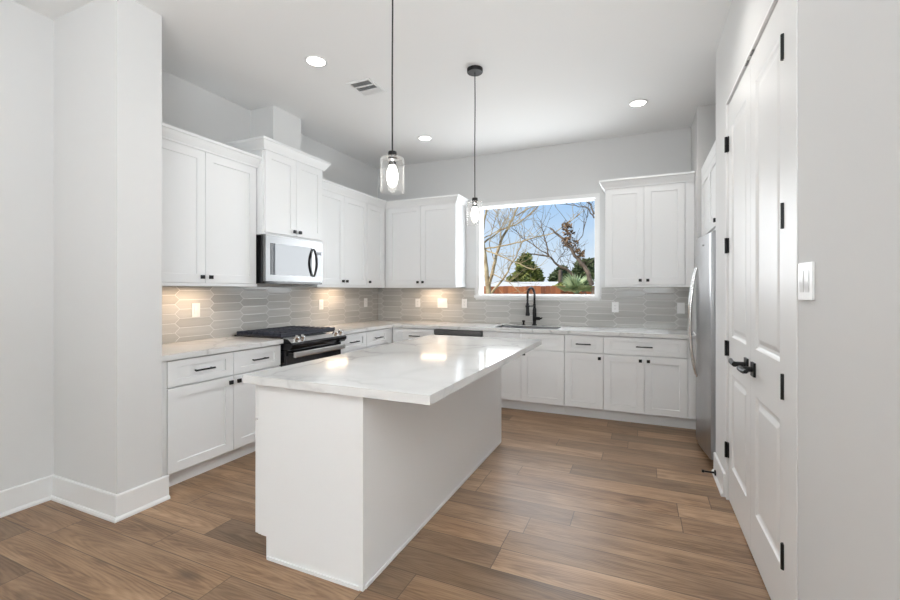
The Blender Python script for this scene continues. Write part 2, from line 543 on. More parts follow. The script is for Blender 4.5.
def crown_bm(path, z0, ends=(0, 0)):
    """sweep the crown profile along a plan polyline; outward is to the right of travel. ends: miter shifts"""
    pts = [Vector((p[0], p[1])) for p in path]
    n = len(pts)
    bm = bmesh.new()
    rows = []
    for i, p in enumerate(pts):
        ring = []
        for (o, z) in PROFILE:
            if i == 0:
                d = (pts[1] - pts[0]).normalized(); nn = Vector((d.y, -d.x)); q = p + nn * o + d * (o * ends[0])
            elif i == n - 1:
                d = (pts[-1] - pts[-2]).normalized(); nn = Vector((d.y, -d.x)); q = p + nn * o - d * (o * ends[1])
            else:
                d1 = (p - pts[i - 1]).normalized(); d2 = (pts[i + 1] - p).normalized()
                n1 = Vector((d1.y, -d1.x)); n2 = Vector((d2.y, -d2.x))
                q = p + (n1 + n2) * (o / (1 + n1.dot(n2)))
            ring.append(bm.verts.new((q.x, q.y, z0 + z)))
        rows.append(ring)
    k = len(PROFILE)
    for a, b in zip(rows, rows[1:]):
        for j in range(k):
            bm.faces.new((a[j], a[(j + 1) % k], b[(j + 1) % k], b[j]))
    bm.faces.new(rows[0][::-1])
    bm.faces.new(rows[-1])
    return bm

def upper_cabinet(label, loc, rotz, width, depth, z0, z1, bays, left_return=False, right_return=False, ends=(0, 0), crown=True,
                  rail=True, fillers=(), name='wall_cabinet', group='white wall cabinets with crown moulding', knob_dz=.045, crown_x=None, rail_x=None):
    t = thing(name, label, 'cabinet', (loc[0], loc[1], z0), rotz, group)
    hb = z1 - z0
    obj('body', bx(0, width, .021, depth, .0, hb), M_CAB, t)
    for (x0, x1, ks) in bays:
        kx = x1 - .036 if ks > 0 else x0 + .036
        front(t, 'door', x0 + G, x1 - G, .020, hb - .012, kn=(kx, .020 + knob_dz) if ks else None)
    for (x0, x1) in fillers:
        obj('filler', bx(x0, x1, .004, .0208, .0, hb), M_CAB, t)
    if rail:
        a, b = rail_x or (0, width)
        obj('light_rail', bx(a, b, .002, .0205, -.006, .017), M_CAB, t)
    if crown:
        x0, x1 = crown_x or (0, width)
        path = []
        if left_return: path.append((x0, depth))
        path += [(x0, 0), (x1, 0)]
        if right_return: path.append((x1, depth))
        obj('crown_moulding', crown_bm(path, hb - .012, ends), M_CAB, t)
    return t

# ------------------------------------------------------------------ setting
XL, YB, ZC = -3.47, 5.274, 3.085
XR, YW = .500, 3.690            # pantry wall plane and its far end
XA, YX = .4885, 4.71           # wall stub between the back run and the fridge
def struct(name, bm, m, label, cat, parent=None, **kw):
    o = obj(name, bm, m, parent, **kw)
    if parent is None: tag(o, label, cat, kind='structure')
    return o

struct('floor', bx(-3.62, 3.6, -4.6, 5.45, -.12, 0), M_FLOOR, 'brown oak plank floor of the kitchen', 'floor')
struct('ceiling', bx(-3.62, 3.6, -4.6, 5.45, ZC, ZC + .15), M_CEIL, 'smooth white ceiling over the kitchen', 'ceiling')
struct('wall_left', bx(XL - .15, XL, -4.6, 5.45, 0, ZC), M_WALL, 'pale wall behind the range and left cabinets', 'wall')
struct('wall_wing', bx(XL, -2.79, 1.5177, 1.775, 0, ZC), M_WALL, 'short wing wall ending the left cabinet run', 'wall')
# back wall with the window opening
WX0, WX1, WZ0, WZ1 = -1.915, -.480, 1.272, 2.420
bw = cells([XL, WX0, WX1, 1.4], [0, WZ0, WZ1, ZC], [(i, j) for i in range(3) for j in range(3) if (i, j) != (1, 1)], 0, .15)
for v in bw.verts:
    v.co = Vector((v.co.x, YB + v.co.z, v.co.y))
struct('wall_back', bw, M_WALL, 'pale back wall around the kitchen window', 'wall')
# wall with the pantry doors: solid with a shallow recess the doors sit in
DY0, DY1, DZT = 2.008, 3.256, 2.540
pw = cells([.88, DY0, DY1, YW], [0, DZT, ZC], [(0, 0), (2, 0), (0, 1), (1, 1), (2, 1)], 0, .07)
for v in pw.verts:
    v.co = Vector((XR + v.co.z, v.co.x, v.co.y))
box(pw, XR + .07, XR + .14, .88, YW, 0, ZC)
struct('wall_right', pw, M_WALL, 'pale wall holding the double pantry doors and light switch', 'wall')
struct('wall_niche', bx(XA, 1.4, YX, YB, 0, ZC), M_WALL, 'wall stub between right cabinets and refrigerator', 'wall')
struct('wall_niche_back', bx(1.28, 1.4, YW, YX, 0, ZC), M_WALL, 'wall behind the refrigerator', 'wall')
struct('wall_niche_side', bx(XR + .14, 1.4, YW - .12, YW, 0, ZC), M_WALL, 'pantry side wall beside the refrigerator', 'wall')
struct('wall_living', bx(XR + .14, 3.6, .88, 1.0, 0, ZC), M_WALL, 'living room wall beyond the pantry corner', 'wall')
struct('wall_east', bx(3.5, 3.6, -4.6, .88, 0, ZC), M_WALL, 'living room right wall', 'wall')
struct('wall_rear', bx(XL, 3.5, -4.6, -4.5, 0, ZC), M_WALL, 'living room wall behind the viewer', 'wall')
# vent chase over the range cabinet
struct('wall_chase', bx(XL, -3.172, 3.055, 3.42, 2.60, ZC), M_WALL, 'boxed vent chase rising above the range cabinet', 'wall')

# baseboards with shoe moulding
def baseboard(name, pts, label, h=.150):
    """pts: plan polyline, the wall on the left of travel"""
    prof = [(0, 0), (.026, 0), (.026, .012), (.020, .022), (.014, .024), (.014, h - .006), (.010, h), (0, h)]
    P = [Vector(p) for p in pts]
    bm = bmesh.new()
    rows = []
    for i, p in enumerate(P):
        if i == 0: d1 = d2 = (P[1] - P[0]).normalized()
        elif i == len(P) - 1: d1 = d2 = (P[-1] - P[-2]).normalized()
        else: d1 = (p - P[i - 1]).normalized(); d2 = (P[i + 1] - p).normalized()
        n1 = Vector((d1.y, -d1.x)); n2 = Vector((d2.y, -d2.x))
        m_ = (n1 + n2) / (1 + n1.dot(n2))
        rows.append([bm.verts.new((p.x + m_.x * o, p.y + m_.y * o, z + .0005)) for (o, z) in prof])
    k = len(prof)
    for a, b in zip(rows, rows[1:]):
        for j in range(k):
            bm.faces.new((a[j], a[(j + 1) % k], b[(j + 1) % k], b[j]))
    bm.faces.new(rows[0][::-1]); bm.faces.new(rows[-1])
    return struct(name, bm, M_TRIM, label, 'baseboard')
baseboard('baseboard_left', [(XL, -4.5), (XL, 1.5177), (-2.79, 1.5177), (-2.79, 1.812)], 'white baseboard along left wall and around wing wall')
baseboard('baseboard_right', [(XR, YW), (XR, DY1 + .018)], 'short white baseboard between pantry doors and refrigerator')
baseboard('baseboard_near', [(XR, 1.866), (XR, .88)], 'white baseboard under the light switch')

# picket tile backsplashes
def splash(name, along, h, loc, rotz, label):
    return struct(name, bx(along[0], along[1], -.008, 0, 0.0005, h), M_TILE, label, 'backsplash', loc=loc, rotz=rotz)
ty = 2.328 - .1555      # phase of the tile columns on the left wall
splash('trim_1', (1.776 - ty, YB - .001 - ty), .455, (XL, ty, .9145), R(90), 'grey picket tile backsplash on the left wall')
bk = bmesh.new()
tx = .039 + .1555 - .622 * 5
box(bk, XL + .009 - tx, WX0 - .062 - tx, -.008, 0, .0005, .455)
box(bk, WX0 - .062 - tx, WX1 + .062 - tx, -.008, 0, .0005, 1.226 - .9145)
box(bk, WX1 + .062 - tx, XA - tx - .001, -.008, 0, .0005, .455)
struct('trim_2', bk, M_TILE, 'grey picket tile backsplash on the back wall', 'backsplash', loc=(tx, YB, .9145))

# kitchen window
win = thing('window_1', 'white framed picture window over the sink', 'window', (0, YB, 0))
win['kind'] = 'structure'
cs = bmesh.new()
cw = .042
box(cs, WX0 - cw, WX0, -.014, -.0005, WZ0, WZ1 + cw)
box(cs, WX1, WX1 + cw, -.014, -.0005, WZ0, WZ1 + cw)
box(cs, WX0, WX1, -.014, -.0005, WZ1, WZ1 + cw)
obj('window_casing', cs, M_TRIM, win, bevel=.002)
jb = bmesh.new()
box(jb, WX0, WX0 + .008, 0, .15, WZ0, WZ1)
box(jb, WX1 - .008, WX1, 0, .15, WZ0, WZ1)
box(jb, WX0 + .008, WX1 - .008, 0, .15, WZ1 - .008, WZ1)
box(jb, WX0 + .008, WX1 - .008, 0, .15, WZ0, WZ0 + .006)
obj('window_jamb', jb, M_TRIM, win)
sl = bmesh.new()
box(sl, WX0 - .060, WX1 + .055, -.040, -.0005, WZ0 - .030, WZ0)
box(sl, WX0 - .045, WX1 + .040, -.018, -.0005, WZ0 - .056, WZ0 - .030)
obj('window_sill', sl, M_TRIM, win, bevel=.003)
fr = bmesh.new()
fw = .013
a0, a1, b0, b1 = WX0 + .008, WX1 - .008, WZ0 + .006, WZ1 - .008
box(fr, a0, a0 + fw, .070, .110, b0, b1)
box(fr, a1 - fw, a1, .070, .110, b0, b1)
box(fr, a0 + fw, a1 - fw, .070, .110, b0, b0 + fw)
box(fr, a0 + fw, a1 - fw, .070, .110, b1 - fw, b1)
obj('window_frame', fr, M_TRIM, win)
obj('window_pane', bx(a0 + fw, a1 - fw, .088, .092, b0 + fw, b1 - fw), M_PANE, win)

# pantry doors -------------------------------------------------------------
def panel_door_bm(w, h, t, rects):
    """two panel moulded door: front at y=0; x 0..w"""
    xs = [0, .098, w - .098, w]
    bm = bmesh.new()
    zs = [0] + [v for r in rects for v in r] + [h]
    def q(x0, x1, z0, z1, y=0.0):
        vs = [bm.verts.new(p) for p in ((x0, y, z0), (x1, y, z0), (x1, y, z1), (x0, y, z1))]
        bm.faces.new(vs)
        return vs
    # frame around the panels
    for i in range(3):
        for j in range(len(zs) - 1):
            if i == 1 and j % 2 == 1: continue
            q(xs[i], xs[i + 1], zs[j], zs[j + 1])
    for (z0, z1) in rects:
        prev = None
        for (ins, y) in ((0, 0), (.006, .006), (.016, .011), (.030, .012), (.050, .004), (.056, .003)):
            ring = [bm.verts.new(p) for p in ((xs[1] + ins, y, z0 + ins), (xs[2] - ins, y, z0 + ins), (xs[2] - ins, y, z1 - ins), (xs[1] + ins, y, z1 - ins))]
            if prev:
                for k in range(4):
                    bm.faces.new((prev[k], prev[(k + 1) % 4], ring[(k + 1) % 4], ring[k]))
            prev = ring
        bm.faces.new(prev)
    bmesh.ops.remove_doubles(bm, verts=bm.verts, dist=1e-5)
    # sides and back
    bd = [e for e in bm.edges if e.is_boundary]
    r = bmesh.ops.extrude_edge_only(bm, edges=bd)
    nv = [g for g in r['geom'] if isinstance(g, bmesh.types.BMVert)]
    for v in nv: v.co.y = t
    be = [e for e in bm.edges if e.is_boundary]
    bmesh.ops.holes_fill(bm, edges=be)
    return bm

LEAF = (DY1 - DY0 - .012) / 2 - .016
HH = 2.508
RECTS = [(.230, .810), (1.040, 2.350)]
def leaf(name, label, y_left, hinge_left):
    """local x runs towards the viewer (world -y); front faces the kitchen (world -x)"""
    t = thing(name, label, 'door', (XR + .010, y_left, .010), R(-90))
    t['kind'] = 'structure'
    obj('door_panel', panel_door_bm(LEAF, HH, .036, RECTS), M_DOOR, t)
    hx = -.003 if hinge_left else LEAF + .003
    for hz in (.312, .960, 1.613, 2.258):
        hb = bmesh.new()
        tube(hb, [(hx, -.014, hz - .049), (hx, -.014, hz + .049)], .0085, 10)
        box(hb, hx - (.004 if hinge_left else .020), hx + (.020 if hinge_left else .004), -.007, .0005, hz - .047, hz + .047)
        obj('hinge', hb, M_BLACK, t)
    return t
far_leaf = leaf('door_1', 'far leaf of the white two panel pantry doors, next to the refrigerator', DY1 - .020, True)
near_leaf = leaf('door_2', 'near leaf of the white two panel pantry doors, next to the light switch', DY0 + .020 + LEAF, False)
def lever_handle(leaf_, hx, sg):
    hd = bmesh.new()
    box(hd, hx - .033, hx + .033, -.010, 0, .904, .972)
    tube(hd, [(hx, -.010, .938), (hx, -.056, .938)], .013, 12)
    tube(hd, [(hx - sg * .012, -.058, .938), (hx + sg * .035, -.060, .938), (hx + sg * .080, -.060, .939), (hx + sg * .112, -.056, .943)], [.014, .0125, .012, .010], 12)
    return obj('door_handle', hd, M_BLACK, leaf_, bevel=.001)
lever_handle(near_leaf, .074, 1)
lever_handle(far_leaf, LEAF - .074, -1)
# door frame: jamb lining and flat casing
df = bmesh.new()
box(df, XR - .003, XR + .069, DY0 + .0005, DY0 + .016, 0.001, DZT - .016)
box(df, XR - .003, XR + .069, DY1 - .016, DY1 - .0005, 0.001, DZT - .016)
box(df, XR - .003, XR + .069, DY0 + .0005, DY1 - .0005, DZT - .016, DZT - .0005)
struct('trim_3', df, M_TRIM, 'white jamb lining the pantry door opening', 'door frame')
dcs = bmesh.new()
box(dcs, XR - .004, XR - .0005, 1.869, DY0 - .002, 0.001, DZT + .09)
struct('trim_4', dcs, M_TRIM, 'flat white casing beside the pantry doors, near the light switch', 'door casing', bevel=.001)
# roller catches at the head of the doors
for yy, nm in ((2.632 + .055, 'far'), (2.632 - .055, 'near')):
    cb = bmesh.new()
    box(cb, XR + .000, XR + .010, yy - .028, yy + .028, DZT - .021, DZT - .0165)
    tag(obj('door_catch', cb, M_BRASS), 'small dark roller catch at the head of the %s pantry leaf' % nm, 'door catch', 'roller catches above the pantry doors')

# ------------------------------------------------------------------ left run
XF = -2.8595
DL = XL + .0                 # wall plane
dep = XF - XL - .002
RL = R(90)
base_cabinet('white base cabinet left of the range, with two drawers over two doors', (XF, 1.776, 0), RL, 1.063, dep,
             [(.004, .077, 'filler', 0), (.079, .587, 'drawer_door', 1), (.587, 1.061, 'drawer_door', -1)], body_x=(0, 1.063))
base_cabinet('white base cabinet right of the range, two drawers side by side', (XF, 3.612, 0), RL, 1.064, dep,
             [(.004, .508, 'drawer_door', 1), (.508, .960, 'drawer_door', -1), (.962, 1.0635, 'filler', 0)], body_x=(0, 1.0635))

# back run
YF = 4.6766
depb = YB - YF - .002
base_cabinet('white corner base cabinet with one drawer, left of the dishwasher', (-2.8590, YF, 0), 0, .580, depb,
             [(.0005, .074, 'filler', 0), (.076, .579, 'drawer_door', 1)], body_x=(.0245, .580))
sinkcab = base_cabinet('white sink base cabinet under the window with plain false drawer fronts', (-1.662, YF, 0), 0, .918, depb,
             [(.002, .4500, 'panel', 0), (.450, .9165, 'panel', 0), (.002, .4500, 'door', 1), (.450, .9165, 'door', -1)])
base_cabinet('narrow white base cabinet with one drawer over one door', (-.7425, YF, 0), 0, .389, depb,
             [(.001, .388, 'drawer_door', 1)])
base_cabinet('wide white base cabinet beside the refrigerator, one long drawer over two doors', (-.3525, YF, 0), 0, .838, depb,
             [(.001, .759, 'drawer', 0), (.001, .3815, 'door', 1), (.3815, .759, 'door', -1), (.762, .838, 'filler', 0)])

# the sink base body is open above the bowl
for ch in list(sinkcab.children):
    if ch.name.split('.')[0] == 'body':
        bpy.data.objects.remove(ch)
sb = bmesh.new()
box(sb, 0, .918, .021, .04, .114, .875)
box(sb, 0, .018, .04, depb, .114, .875)
box(sb, .90, .918, .04, depb, .114, .875)
box(sb, .018, .90, .04, depb, .114, .132)
obj('body', sb, M_CAB, sinkcab)

# ------------------------------------------------------------------ countertops
CZ0, CZ1 = .8765, .914
ct = cells([XL + .0005, -2.8374], [1.776, 2.846], [(0, 0)], CZ0, CZ1)
tag(obj('countertop', ct, M_QUARTZ, bevel=.003), 'short white quartz countertop left of the range', 'countertop')
YCF = 4.6581
SX0, SX1, SY0, SY1 = -1.565, -.835, 4.735, 5.135
xs = [XL + .0005, -2.8374, SX0, SX1, XA - .001]
ys = [3.606, YCF, SY0, SY1, YB - .0005]
fill = [(0, j) for j in range(4)] + [(i, j) for i in (1, 2, 3) for j in (1, 2, 3) if (i, j) != (2, 2)]
tag(obj('countertop', cells(xs, ys, fill, CZ0, CZ1), M_QUARTZ, bevel=.003), 'long white L-shaped quartz countertop running under the window', 'countertop')

# sink bowl
sk = bmesh.new()
def bowl(bm, x0, x1, y0, y1, zt, zb, t=.004, r=.03):
    o = [(x0, y0), (x1, y0), (x1, y1), (x0, y1)]
    loops = []
    for ins, z in ((0.0, zt), (.001, zt - .03), (.004, zt - .10), (.012, zb + .02), (.035, zb)):
        loops.append([bm.verts.new((x0 + ins, y0 + ins, z)), bm.verts.new((x1 - ins, y0 + ins, z)), bm.verts.new((x1 - ins, y1 - ins, z)), bm.verts.new((x0 + ins, y1 - ins, z))])
    for a, b in zip(loops, loops[1:]):
        for k in range(4):
            bm.faces.new((a[k], a[(k + 1) % 4], b[(k + 1) % 4], b[k]))
    bm.faces.new(loops[-1])
bowl(sk, SX0 + .003, SX1 - .003, SY0 + .003, SY1 - .003, CZ1 - .006, .67)
sink = thing('sink', 'stainless sink set in the countertop below the window', 'sink', (0, 0, 0))
obj('bowl', sk, M_SINK, sink)
dr = bmesh.new()
solid_lathe(dr, [(.042, 0), (.042, .004), (.030, .005)], 20, (-1.21, 4.935, .6705))
obj('drain', dr, M_CHROME, sink)

# faucet
fa = thing('kitchen_faucet', 'matte black spring pull-down faucet behind the sink', 'faucet', (-1.180, 5.195, CZ1), R(-14))
fb = bmesh.new()
solid_lathe(fb, [(.029, 0), (.029, .010), (.024, .014), (.020, .020), (.020, .055), (.0225, .060), (.0225, .200), (.019, .205), (.016, .215), (.016, .262)], 20)
obj('post', fb, M_BLACK, fa, smooth=True)
sp = bmesh.new()
# coil spring around the hose
arc = []
for i in range(0, 121):
    s_ = i / 120
    if s_ < .22: p = (0, 0, .262 + s_ / .22 * .095)
    elif s_ < .80:
        a = (s_ - .22) / .58 * math.pi
        p = (0, -.088 * (1 - math.cos(a)), .357 + .095 * math.sin(a))
    else: p = (0, -.176, .357 - (s_ - .80) / .20 * .085)
    arc.append(Vector(p))
tube(sp, arc, .0085, 8)
obj('hose', sp, M_RUBBER, fa, smooth=True)
co = bmesh.new()
N = 1100
cp = []
for i in range(N):
    f = i / (N - 1) * (len(arc) - 1)
    k0 = min(int(f), len(arc) - 2)
    p = arc[k0].lerp(arc[k0 + 1], f - k0)
    d = (arc[k0 + 1] - arc[k0]).normalized()
    sx_ = Vector((1, 0, 0)); n2 = d.cross(sx_)
    a = i * .36
    cp.append(p + (sx_ * math.cos(a) + n2 * math.sin(a)) * .0125)
tube(co, cp, .0024, 4)
obj('spring', co, M_BLACK, fa)
sh = bmesh.new()
solid_lathe(sh, [(.012, .275), (.017, .268), (.019, .225), (.020, .165), (.024, .150), (.025, .128), (.020, .124)], 18, (0, -.176, 0))
obj('spray_head', sh, M_BLACK, fa, smooth=True)
am = bmesh.new()
tube(am, [(0, 0, .235), (0, -.156, .235)], .007, 8)
lathe(am, [(.026, .226), (.026, .246), (.0205, .246), (.0205, .226), (.026, .226)], 18, (0, -.176, 0))
obj('holder_arm', am, M_BLACK, fa)
lv = bmesh.new()
tube(lv, [(.018, 0, .085), (.070, 0, .085)], .020, 14)
tube(lv, [(.070, 0, .085), (.092, 0, .087), (.100, 0, .100)], [.011, .009, .007], 10)
obj('lever', lv, M_BLACK, fa)
sd = bmesh.new()
solid_lathe(sd, [(.026, 0), (.026, .006), (.012, .010), (.011, .036), (.018, .038), (.018, .056), (.012, .060)], 18)
tube(sd, [(0, 0, .048), (.020, -.028, .050)], [.008, .006], 8)
tag(obj('soap_dispenser', sd, M_BLACK, None, (-1.310, 5.180, CZ1), smooth=True), 'small black soap dispenser left of the faucet', 'soap dispenser')

# dishwasher
dw = thing('dishwasher', 'built-in dishwasher with dark steel control strip, left of the sink cabinet', 'dishwasher', (-2.2755, YF, 0))
obj('body', bx(.002, .607, .030, depb - .02, .10, .868), M_DW, dw)
obj('door', bx(.003, .606, -.012, .029, .115, .795), M_STEELH, dw, bevel=.003)
cps = bmesh.new()
prism(cps, [(-.012, .868), (.029, .868), (.029, .797), (.006, .797), (-.002, .808), (-.012, .816)], 'x', .003, .606)
obj('control_strip', cps, M_DW, dw)
obj('toe_kick', bx(.003, .606, .075, .095, 0.001, .10), M_BLACKG, dw)

# ------------------------------------------------------------------ range
RY0, RY1 = 2.850, 3.602
rg = thing('gas_range', 'slide-in gas range with black front and steel oven handle', 'range', (XF, RY0, 0), RL)
RW = RY1 - RY0
obj('body', bx(0, RW, .02, .585, .06, .905), M_BLACKG, rg)
obj('kick_plate', bx(.01, RW - .01, .05, .06, .001, .06), M_BLACKG, rg)
obj('storage_drawer', bx(.003, RW - .003, -.035, .019, .070, .205), M_BLACKG, rg, bevel=.003)
od = obj('oven_door', bx(.003, RW - .003, -.045, .019, .212, .812), M_BLACKG, rg, bevel=.004)
obj('oven_window', bx(.11, RW - .11, -.0465, -.0452, .33, .63), mat('oven_glass', (.02, .02, .022), .04), od)
hb = bmesh.new()
prism(hb, [(-.118, .752), (-.124, .762), (-.124, .792), (-.116, .800), (-.104, .798), (-.100, .788), (-.102, .758)], 'x', .030, RW - .030)
obj('handle', hb, M_STEELB, od)
for s in (.040, RW - .040):
    obj('handle_bracket', bx(s - .012, s + .012, -.104, -.044, .762, .788), M_BLACK, od)
cpn = bmesh.new()
prism(cpn, [(.02, .818), (-.088, .822), (-.112, .845), (-.116, .868), (-.060, .910), (.02, .921)], 'x', 0, RW)
obj('control_panel', cpn, M_BLACKG, rg, bevel=.003)
cst = bmesh.new()
# brushed strip lying on the sloped top of the panel
prism(cst, [(-.100, .8815), (-.060, .9115), (-.004, .9190), (-.004, .9215), (-.061, .9142), (-.103, .8838)], 'x', .006, RW - .006)
obj('control_fascia', cst, M_STEELB, rg)
nv_ = Vector((0, -.55, .835)).normalized()
for kx in (.075, .145, RW - .150, RW - .072):
    kb = bmesh.new()
    o_ = Vector((kx, -.080, .899))
    tube(kb, [o_, o_ + nv_ * .012, o_ + nv_ * .0125, o_ + nv_ * .040, o_ + nv_ * .043], [.027, .026, .0225, .0205, .017], 18)
    obj('knob', kb, M_CHROME, rg, smooth=True)
obj('display', bx(.245, RW - .235, -.0585, -.010, .9195, .9218), M_BLACKG, rg)
ck = bmesh.new()
box(ck, .002, RW - .002, .004, .585, .906, .926)
obj('cooktop', ck, mat('black_enamel', (.012, .012, .014), .22), rg, bevel=.004)
for (gx0, gx1) in ((.012, .252), (.256, .496), (.500, .740)):
    gb = bmesh.new()
    z0, z1 = .9265, .958
    b = .011
    for x in (gx0, gx1 - b):
        box(gb, x, x + b, .022, .565, z1 - .030, z1 - .0215)
    for y in (.022, .565 - b):
        box(gb, gx0 + b, gx1 - b, y, y + b, z1 - .030, z1 - .0215)
    cxm = (gx0 + gx1) / 2
    box(gb, cxm - b / 2, cxm + b / 2, .022, .565, z1 - .021, z1 + .001)
    for j in range(0, 9):
        y = .0285 + j * (.530 / 8)
        box(gb, gx0 - .0008, cxm - b / 2, y - b / 2, y + b / 2, z1 - .021, z1)
        box(gb, cxm + b / 2, gx1 + .0008, y - b / 2, y + b / 2, z1 - .021, z1)
    for x in (gx0, gx1 - b):
        for y in (.022, .16, .29, .42, .565 - b):
            box(gb, x, x + b, y, y + b, z0, z1 - .0301)
    obj('burner_grate', gb, M_IRON, rg)
for (bx_, by_) in ((.132, .15), (.132, .43), (.376, .29), (.620, .15), (.620, .43)):
    bb = bmesh.new()
    solid_lathe(bb, [(.050, .9262), (.050, .932), (.036, .934), (.036, .9415), (.030, .943)], 20, (bx_, by_, 0))
    obj('burner', bb, M_IRON, rg)

# ------------------------------------------------------------------ microwave
MX = -3.045
mw = thing('microwave', 'stainless over-the-range microwave with black curved handle', 'microwave', (MX, 2.846, 1.400), RL)
MWW, MWH = .752, .434
obj('case', bx(0, MWW, .030, .410, .0, MWH), M_BLACKG, mw)
MDW = .632
md = obj('door', cells([0, .050, .585, MDW], [.020, .078, .364, MWH], [(i, j) for i in range(3) for j in range(3) if (i, j) != (1, 1)], 0, .029), M_STEELH, mw)
md.rotation_euler = (R(90), 0, 0)
md.location = (0, .029, 0)
wd = obj('door_window', bx(.050, .585, .004, .026, .078, .364), mat('microwave_glass', (.03, .032, .036), .03, spec=1.0), mw)
obj('control_panel', bx(MDW + .002, MWW, .001, .029, .020, MWH), M_STEELH, mw, bevel=.001)
ctl = obj('key_pad', bx(MDW + .014, MWW - .014, -.0008, .0012, .080, .345), mat('keypad_grey', (.33, .33, .35), .25, .3), mw)
obj('clock_display', bx(MDW + .024, MWW - .024, -.0016, -.0007, .300, .330), M_BLACKG, mw)
obj('bottom_grille', bx(.004, MWW - .004, .004, .029, .0, .018), M_BLACKG, mw)
hm = bmesh.new()
hp = []
for i in range(15):
    f = i / 14
    hp.append((.607, -.006 - .038 * math.sin(math.pi * f) ** .8, .075 + .280 * f))
tube(hm, hp, [.009 + .004 * math.sin(math.pi * i / 14) for i in range(15)], 10)
obj('handle', hm, M_BLACK, mw, smooth=True)

# ------------------------------------------------------------------ wall cabinets
UZ0, UZ1 = 1.3772, 2.438
XUF = -3.133
du = XUF - XL - .002
upper_cabinet('tall white wall cabinet nearest the wing wall, left of the microwave', (XUF, 1.776), RL, 1.053, du, UZ0, UZ1,
              [(.073, .555, 1), (.555, 1.047, -1)], fillers=[(.0, .071)], ends=(0, 0), crown_x=(0, 1.053))
XU2 = -3.050
du2 = XU2 - XL - .002
upper_cabinet('raised deeper white wall cabinet directly above the microwave', (XU2, 2.832), RL, .780, du2, 1.838, 2.601,
              [(.014, .390, 1), (.390, .766, -1)], left_return=True, right_return=True, rail=False, knob_dz=.040)
upper_cabinet('two door white wall cabinet just right of the microwave', (XUF, 3.615), RL, .906, du, UZ0, UZ1,
              [(.004, .452, 1), (.452, .902, -1)])
upper_cabinet('single door white wall cabinet in the room corner', (XUF, 4.523), RL, .417, du, UZ0, UZ1,
              [(.004, .385, -1)], fillers=[(.387, .417)], ends=(0, 1))
YUF = 4.9408
db = YB - YUF - .002
upper_cabinet('two door white wall cabinet left of the window', (XUF + .0005, YUF), 0, 1.028, db, UZ0, UZ1,
              [(.042, .535, 1), (.535, 1.026, -1)], fillers=[(.001, .040)], right_return=True, ends=(1, 0), rail_x=(.001, 1.028))
upper_cabinet('two door white wall cabinet right of the window', (-.3575, YUF), 0, .844, db, UZ0, UZ1,
              [(.004, .3845, 1), (.3845, .762, -1)], fillers=[(.765, .844)], left_return=True)
upper_cabinet('white cabinet mounted above the refrigerator', (.520, 4.703), R(-90), .998, .70, 1.812, 2.395,
              [(.010, .499, 0), (.499, .988, 1)], rail=False, crown=False, name='wall_cabinet', knob_dz=.030)
fo = [o for o in COL.objects if o.get('label') == 'white cabinet mounted above the refrigerator'][0]
obj('fascia', bx(0, .998, .0, .020, .573, .674), M_CAB, fo)

# ------------------------------------------------------------------ refrigerator
fx = .476
fg = thing('refrigerator', 'stainless side-by-side refrigerator in the wall niche', 'refrigerator', (fx, 4.648, 0), R(-90))
FW = .866
obj('body', bx(.004, FW - .004, .075, .76, .055, 1.755), M_FSIDE, fg)
def bowed(x0, x1, z0, z1):
    bm = bmesh.new()
    n = 14
    poly = []
    for i in range(n + 1):
        x = x0 + (x1 - x0) * i / n
        s_ = (x / FW - .5) * 2
        edge = min(x - x0, x1 - x)
        rr = .006
        rb = rr - math.sqrt(max(rr * rr - max(rr - edge, 0) ** 2, 0))
        poly.append((x, -.042 * (1 - s_ * s_) ** 1.6 + rb))
    poly = poly + [(x1, .070), (x0, .070)]
    prism(bm, poly, 'z', z0, z1)
    return bm
def fridge_handle(x, y):
    bm = bmesh.new()
    pts = []
    for i in range(21):
        f = i / 20
        pts.append((x, y - .004 - .052 * math.sin(math.pi * f) ** .75, .610 + .92 * f))
    tube(bm, pts, [.008 + .006 * math.sin(math.pi * i / 20) for i in range(21)], 10)
    return bm
d1 = obj('freezer_door', bowed(0, .430, .060, 1.775), M_STEEL, fg, smooth=True)
obj('handle', fridge_handle(.393, -.0405), M_CHROME, d1, smooth=True)
d2 = obj('fridge_door', bowed(.436, FW, .060, 1.775), M_STEEL, fg, smooth=True)
obj('handle', fridge_handle(.473, -.0405), M_CHROME, d2, smooth=True)
obj('badge', bx(.66, .70, -.0315, -.020, 1.690, 1.700), M_FSIDE, d2)
obj('base_grille', bx(.01, FW - .01, .045, .075, .012, .054), M_BLACKG, fg)
for x in (.04, FW - .04):
    fo_ = bmesh.new()
    solid_lathe(fo_, [(.020, 0), (.020, .012), (.010, .014), (.010, .055)], 12, (x, .10, .0005))
    obj('foot', fo_, M_BLACK, fg)
hc = bmesh.new()
box(hc, FW - .075, FW - .006, .020, .120, 1.7755, 1.792)
obj('hinge_cover', hc, M_FSIDE, fg, bevel=.004)

